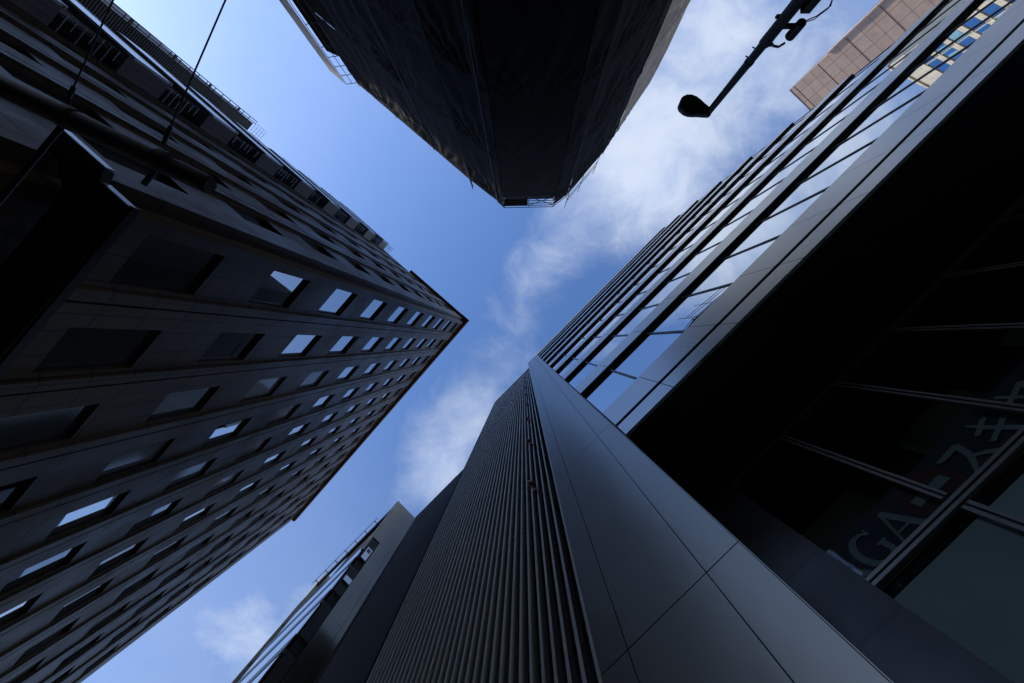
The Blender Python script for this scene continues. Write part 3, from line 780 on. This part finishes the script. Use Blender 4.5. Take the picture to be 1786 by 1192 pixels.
# lattice in the open bay at the far left
segs = []
for h in [48.0 + 1.75 * i for i in range(5)] + [20 + 3.5 * i for i in range(8)]:
    segs.append([(-23.1, -36.3, e(h)), (-24.7, -36.1, e(h))])
for t in (0.0, 0.5, 1.0):
    p = Vector((-23.1, -36.3, 0)).lerp(Vector((-24.7, -36.1, 0)), t); segs.append([p + Vector((0, 0, 0)), p + Vector((0, 0, e(54.9)))])
pipes('scaffold_frame', segs, 0.04)
segs = []
for h in (51.5, 53.2, 54.9): segs.append([(-7.16, -22.3, e(h)), (-6.9, -21.5, e(h))])
segs.append([(-7.05, -21.6, e(48)), (-7.05, -21.6, e(56))])
pipes('scaffold_frame', segs, 0.06)
segs = []
for a in (0, 1, 5):                                             # tubes showing through along sheet seams
    P0, P1 = Vector((*plan[a], 0)), Vector((*plan[a + 1], 0)); n = max(1, int((P1 - P0).length / 5.5))
    for i in range(n + 1):
        p = P0.lerp(P1, i / n) * 0.985; segs.append([Vector((p.x, p.y, 0)), Vector((p.x, p.y, e(54.5)))])
pipes('seam_tubes', segs, 0.04)

# ------------------------------------------------------------------ pink-brown tower down the street
HBR = 80.0
FB = Frame(45.0)        # x along its face, y away from the camera... built in plan coordinates
brown = thing('pink_brown_building', 'sunlit pink-brown tiled building rising behind the glass office building', 'building', Frame(45.4), 0, 0)
FBR = Frame(45.4)
def loc(frame, wx, wy):
    c, s_ = math.cos(-frame.a), math.sin(-frame.a); return (wx * c - wy * s_, wx * s_ + wy * c)
bx, by = loc(FBR, 0.66 * HBR, -0.6233 * HBR)     # near top corner: x along the face, y (negative) depth
brown.location = FBR.w(bx, by)
b = MB(); b.box(bx, bx + 48, by - 44, by, 0, e(HBR))
part('tiled_wall', b, 'pinktile', brown, FBR, bx, by)
b = MB()
for i, x in enumerate((2.2,)):
    b.tube([(bx - 0.24, by + .04, 0), (bx - 0.24, by + .04, e(HBR - 18))], 0.09, 0, 6); b.tube([(bx - 0.20, by + .2, 0), (bx - 0.20, by + .2, e(HBR - 10))], 0.18, 1, 6)
part('corner_pipe', b, ['darkmetal', 'pinktile'], brown, FBR)
b = MB()
for z in [6.2 * i for i in range(1, 14)]: b.box(bx + 0.01, bx + 47.9, by + 0.001, by + 0.05, z - 0.045, z + 0.045)
part('joint_strips', b, 'pinkjoint', brown, FBR)
b = MB(); b.box(bx - .05, bx + 48, by - 44, by + 0.06, e(HBR) + .002, e(HBR) + 0.2); part('coping', b, 'brownboard', brown, FBR)

# ------------------------------------------------------------------ cream tower seen mirrored in the glass
HBE = 105.0
ang = math.degrees(math.atan2(0.881, 0.474))
FBE = Frame(ang - 180)                                        # x runs away along the face
kx, ky = loc(FBE, 67.9, -101.9)
beige = thing('cream_tower', 'cream tiled tower with rows of blue windows, mirrored in the glass office building', 'building', FBE, kx, ky)
sgn_in = 1 if FBE.w(0, 1).dot(Vector((0.881, -0.474, 0))) > 0 else -1
b = MB(); b.box(kx - 11.6, kx, ky, ky + sgn_in * 26, 0, e(HBE)); part('tiled_wall', b, 'beige', beige, FBE, kx, ky)
lg = MB()
for fl in range(23): lg.box(kx - 11.7, kx + .1, ky - sgn_in * 0.28, ky - sgn_in * 0.001, e(HBE - 4.45 - 3.5 * fl), e(HBE - 4.25 - 3.5 * fl))
lg.box(kx - 11.75, kx + .15, ky - sgn_in * 0.35, ky + sgn_in * 26, e(HBE) + .001, e(HBE) + .4)
for i in (0, 4, 8): lg.box(kx - 0.36 - i * 1.4, kx - 0.14 - i * 1.4, ky - sgn_in * 0.2, ky - sgn_in * 0.002, 0, e(HBE - 4.5))
part('ledges', lg, 'beige', beige, FBE, kx, ky)
rt = MB(); rt.box(kx - 8, kx - 3, ky + sgn_in * 3, ky + sgn_in * 9, e(HBE) + .41, e(HBE) + 3.2); part('roof_plant', rt, 'concrete', beige, FBE)
random.seed(11)
for fl in range(22):
    z1 = HBE - 4.6 - 3.5 * fl
    wn = MB()
    for i in range(8):
        r_ = random.random()
        if i == 6: continue
        x = kx - 1.75 - i * 1.4
        wn.box(x + 0.03, x + 1.37, ky - sgn_in * 0.02, ky - sgn_in * 0.06, e(z1 - 2.0), e(z1), 1 if r_ < 0.3 else 0)
    part('window_row', wn, ['bluepane', 'paleblue'], beige, FBE, kx, ky)
b = MB(); b.box(kx + .01, kx + 3.5, ky + sgn_in * 3, ky + sgn_in * 20, 0, e(HBE - 9)); part('side_wing', b, 'beige', beige, FBE)

# ------------------------------------------------------------------ street lamp
lp = Vector((0.4624, -0.5722, 0)) * 7.0
lamp = thing('street_lamp', 'black street lamp post with a flat drop-shaped head and a small camera clamped to it', 'street lamp', WF, lp.x, lp.y)
pm_ = MB()
pm_.tube([(lp.x, lp.y, 0), (lp.x, lp.y, e(4.0))], 0.085, 0, 20); pm_.tube([(lp.x, lp.y, e(4.0)), (lp.x, lp.y, e(5.35))], 0.072, 0, 20); pm_.tube([(lp.x, lp.y, e(5.35)), (lp.x, lp.y, e(7.05))], [0.060, 0.052], 0, 20)
pm_.tube([(lp.x, lp.y, e(5.30)), (lp.x, lp.y, e(5.42))], 0.074, 0, 20); pm_.tube([(lp.x, lp.y, e(5.75)), (lp.x, lp.y, e(5.80))], 0.066, 0, 20)
part('pole', pm_, 'lampblack', lamp, WF, lp.x, lp.y)
hd = MB()
dirh = Vector((-0.90, -0.36, 0)).normalized(); sd = Vector((-dirh.y, dirh.x, 0))
prof = [(-0.05, .05), (0.04, .075), (0.12, .10), (0.20, .135), (0.30, .165), (0.40, .165), (0.48, .135), (0.525, .09), (0.535, .055)]
pts = [(a, w_) for a, w_ in prof] + [(a, -w_) for a, w_ in prof[::-1]]
poly = [(lp.x + dirh.x * a + sd.x * w_, lp.y + dirh.y * a + sd.y * w_) for a, w_ in pts]
n = len(poly); cx_, cy_ = lp.x + dirh.x * .27, lp.y + dirh.y * .27
ring = lambda k, z: [(cx_ + (x - cx_) * k, cy_ + (y - cy_) * k, z) for x, y in poly]
vs = ring(0.95, e(6.98)) + ring(1.0, e(7.02)) + ring(0.97, e(7.09)) + ring(0.75, e(7.15)) + ring(0.3, e(7.17))
fs = [(a * n + i, a * n + (i + 1) % n, (a + 1) * n + (i + 1) % n, (a + 1) * n + i) for a in range(4) for i in range(n)] + [tuple(range(n))[::-1], tuple(range(4 * n, 5 * n))]
hd.add(vs, fs, 0); part('lamp_head', hd, 'lampblack', lamp, WF, lp.x, lp.y, e(7))
ln_ = MB(); ln_.prism([(cx_ + dirh.x * .08 + math.cos(t) * .10, cy_ + dirh.y * .08 + math.sin(t) * .10) for t in (2 * math.pi * i / 20 for i in range(20))], e(6.955), e(6.979)); part('lens', ln_, 'lens', lamp, WF)
def P3(px, py, H):                                            # a spot near the pole, from its bearing
    return Vector(((px - 912) / FPX * H, (py - 597) / FPX * H, e(H)))
cmr = MB()
c0 = Vector((lp.x + 0.19, lp.y + 0.08, 0))
cmr.tube([c0 + Vector((0, 0, e(4.98))), c0 + Vector((0, 0, e(5.20)))], [0.058, 0.062], 0, 14)
cmr.tube([c0 + Vector((0, 0, e(4.965))), c0 + Vector((0, 0, e(4.98)))], 0.045, 0, 14)
cmr.box(lp.x + 0.03, c0.x, lp.y, lp.y + 0.05, e(5.08), e(5.12), 0)
part('camera', cmr, 'lampblack', lamp, WF)
cb = MB(); cb.box(lp.x + .06, lp.x + .17, lp.y + .02, lp.y + .10, e(4.62), e(4.82), 0)
cb.tube([(lp.x + .12, lp.y + .06, e(4.62)), (lp.x + .25, lp.y + .10, e(4.55)), (lp.x + .31, lp.y + .13, e(4.68)), (lp.x + .27, lp.y + .11, e(4.85)), (c0.x, c0.y, e(4.97))], 0.007, 0, 6)
cb.tube([(lp.x + .13, lp.y + .07, e(4.62)), (lp.x + .26, lp.y + .11, e(4.57)), (lp.x + .30, lp.y + .14, e(4.70)), (lp.x + .26, lp.y + .13, e(4.87)), (c0.x + .01, c0.y + .01, e(4.97))], 0.006, 0, 6)
part('junction_box', cb, 'lampblack', lamp, WF)
hk = MB()
for z, s_ in ((5.38, 1), (4.55, -1), (5.0, -1)):
    hk.box(lp.x + s_ * 0.05, lp.x + s_ * 0.098, lp.y + s_ * 0.02, lp.y + s_ * 0.05, e(z), e(z) + 0.04)
for z in (5.55, 5.72): hk.tube([(lp.x - .05, lp.y - .03, e(z)), (lp.x - .085, lp.y - .05, e(z))], 0.008, 0, 6)
hk.tube([(lp.x + .10, lp.y + .05, e(5.40)), (lp.x + .16, lp.y + .08, e(5.38)), (lp.x + .19, lp.y + .09, e(5.30))], 0.016, 0, 6)
part('bracket', hk, 'lampblack', lamp, WF)

# ------------------------------------------------------------------ overhead arm and cables by the left block
HA = 4.2
arm = thing('gantry_arm', 'thick black tubular arm slung along the side wall of the stone office block', 'gantry', WF, -5.0, -1.7, bz=e(HA))
t_ = MB(); t_.tube([(-9.2, -4.55, e(HA)), (-5.726, -2.808, e(HA)), (-3.40, -1.70, e(HA))], [0.115, 0.115, 0.10], 0, 20)
t_.tube([(-3.42, -1.71, e(HA)), (-3.37, -1.685, e(HA))], 0.08, 0, 20)
part('tube', t_, 'armgrey', arm, WF)
for x, y in ((-4.95, -2.44), (-3.90, -1.95), (-7.6, -3.75)):
    k = MB(); d = Vector((0.895, 0.445, 0))
    k.tube([Vector((x, y, e(HA))) - d * .05, Vector((x, y, e(HA))) + d * .05], 0.126, 0, 18)
    wx = Vector((x, y, e(HA))); tgt = Vector((-0.657, 0.754, 0)); n2 = x * 0.6574 - y * 0.7536; reach = (2.62 + n2) if x == -4.95 or x == -7.6 else 0.3
    k.tube([wx, wx + tgt * (reach + 0.02)], 0.03, 0, 8)
    k.box(x - .10, x + .10, y - .08, y + .08, e(HA) + 0.1, e(HA) + 0.26, 0)
    part('clamp', k, 'armgrey', arm, WF)
for (x0, y0, dx, dy, lab) in ((-4.95, -2.66, 0.493, -1.052, 'black hanging cable nearest the left edge, tied to the gantry arm'), (-3.89, -2.15, 0.683, -1.538, 'black hanging cable tied near the free end of the gantry arm')):
    mb = MB(); pts = []
    for i in range(24):
        t = i / 23 * 9.0
        pts.append((x0 + dx * t, y0 + dy * t, e(HA) + 0.0 * t))
    mb.tube([(x0, y0 + .18, e(HA) + .05)] + pts, 0.0085, 0, 8)
    mb.tube([pts[0], (x0 + dx * .12, y0 + dy * .12, e(HA))], 0.022, 0, 8)
    single('hanging_cable', mb, 'lampblack', lab, 'cable', WF, x0, y0, e(HA))
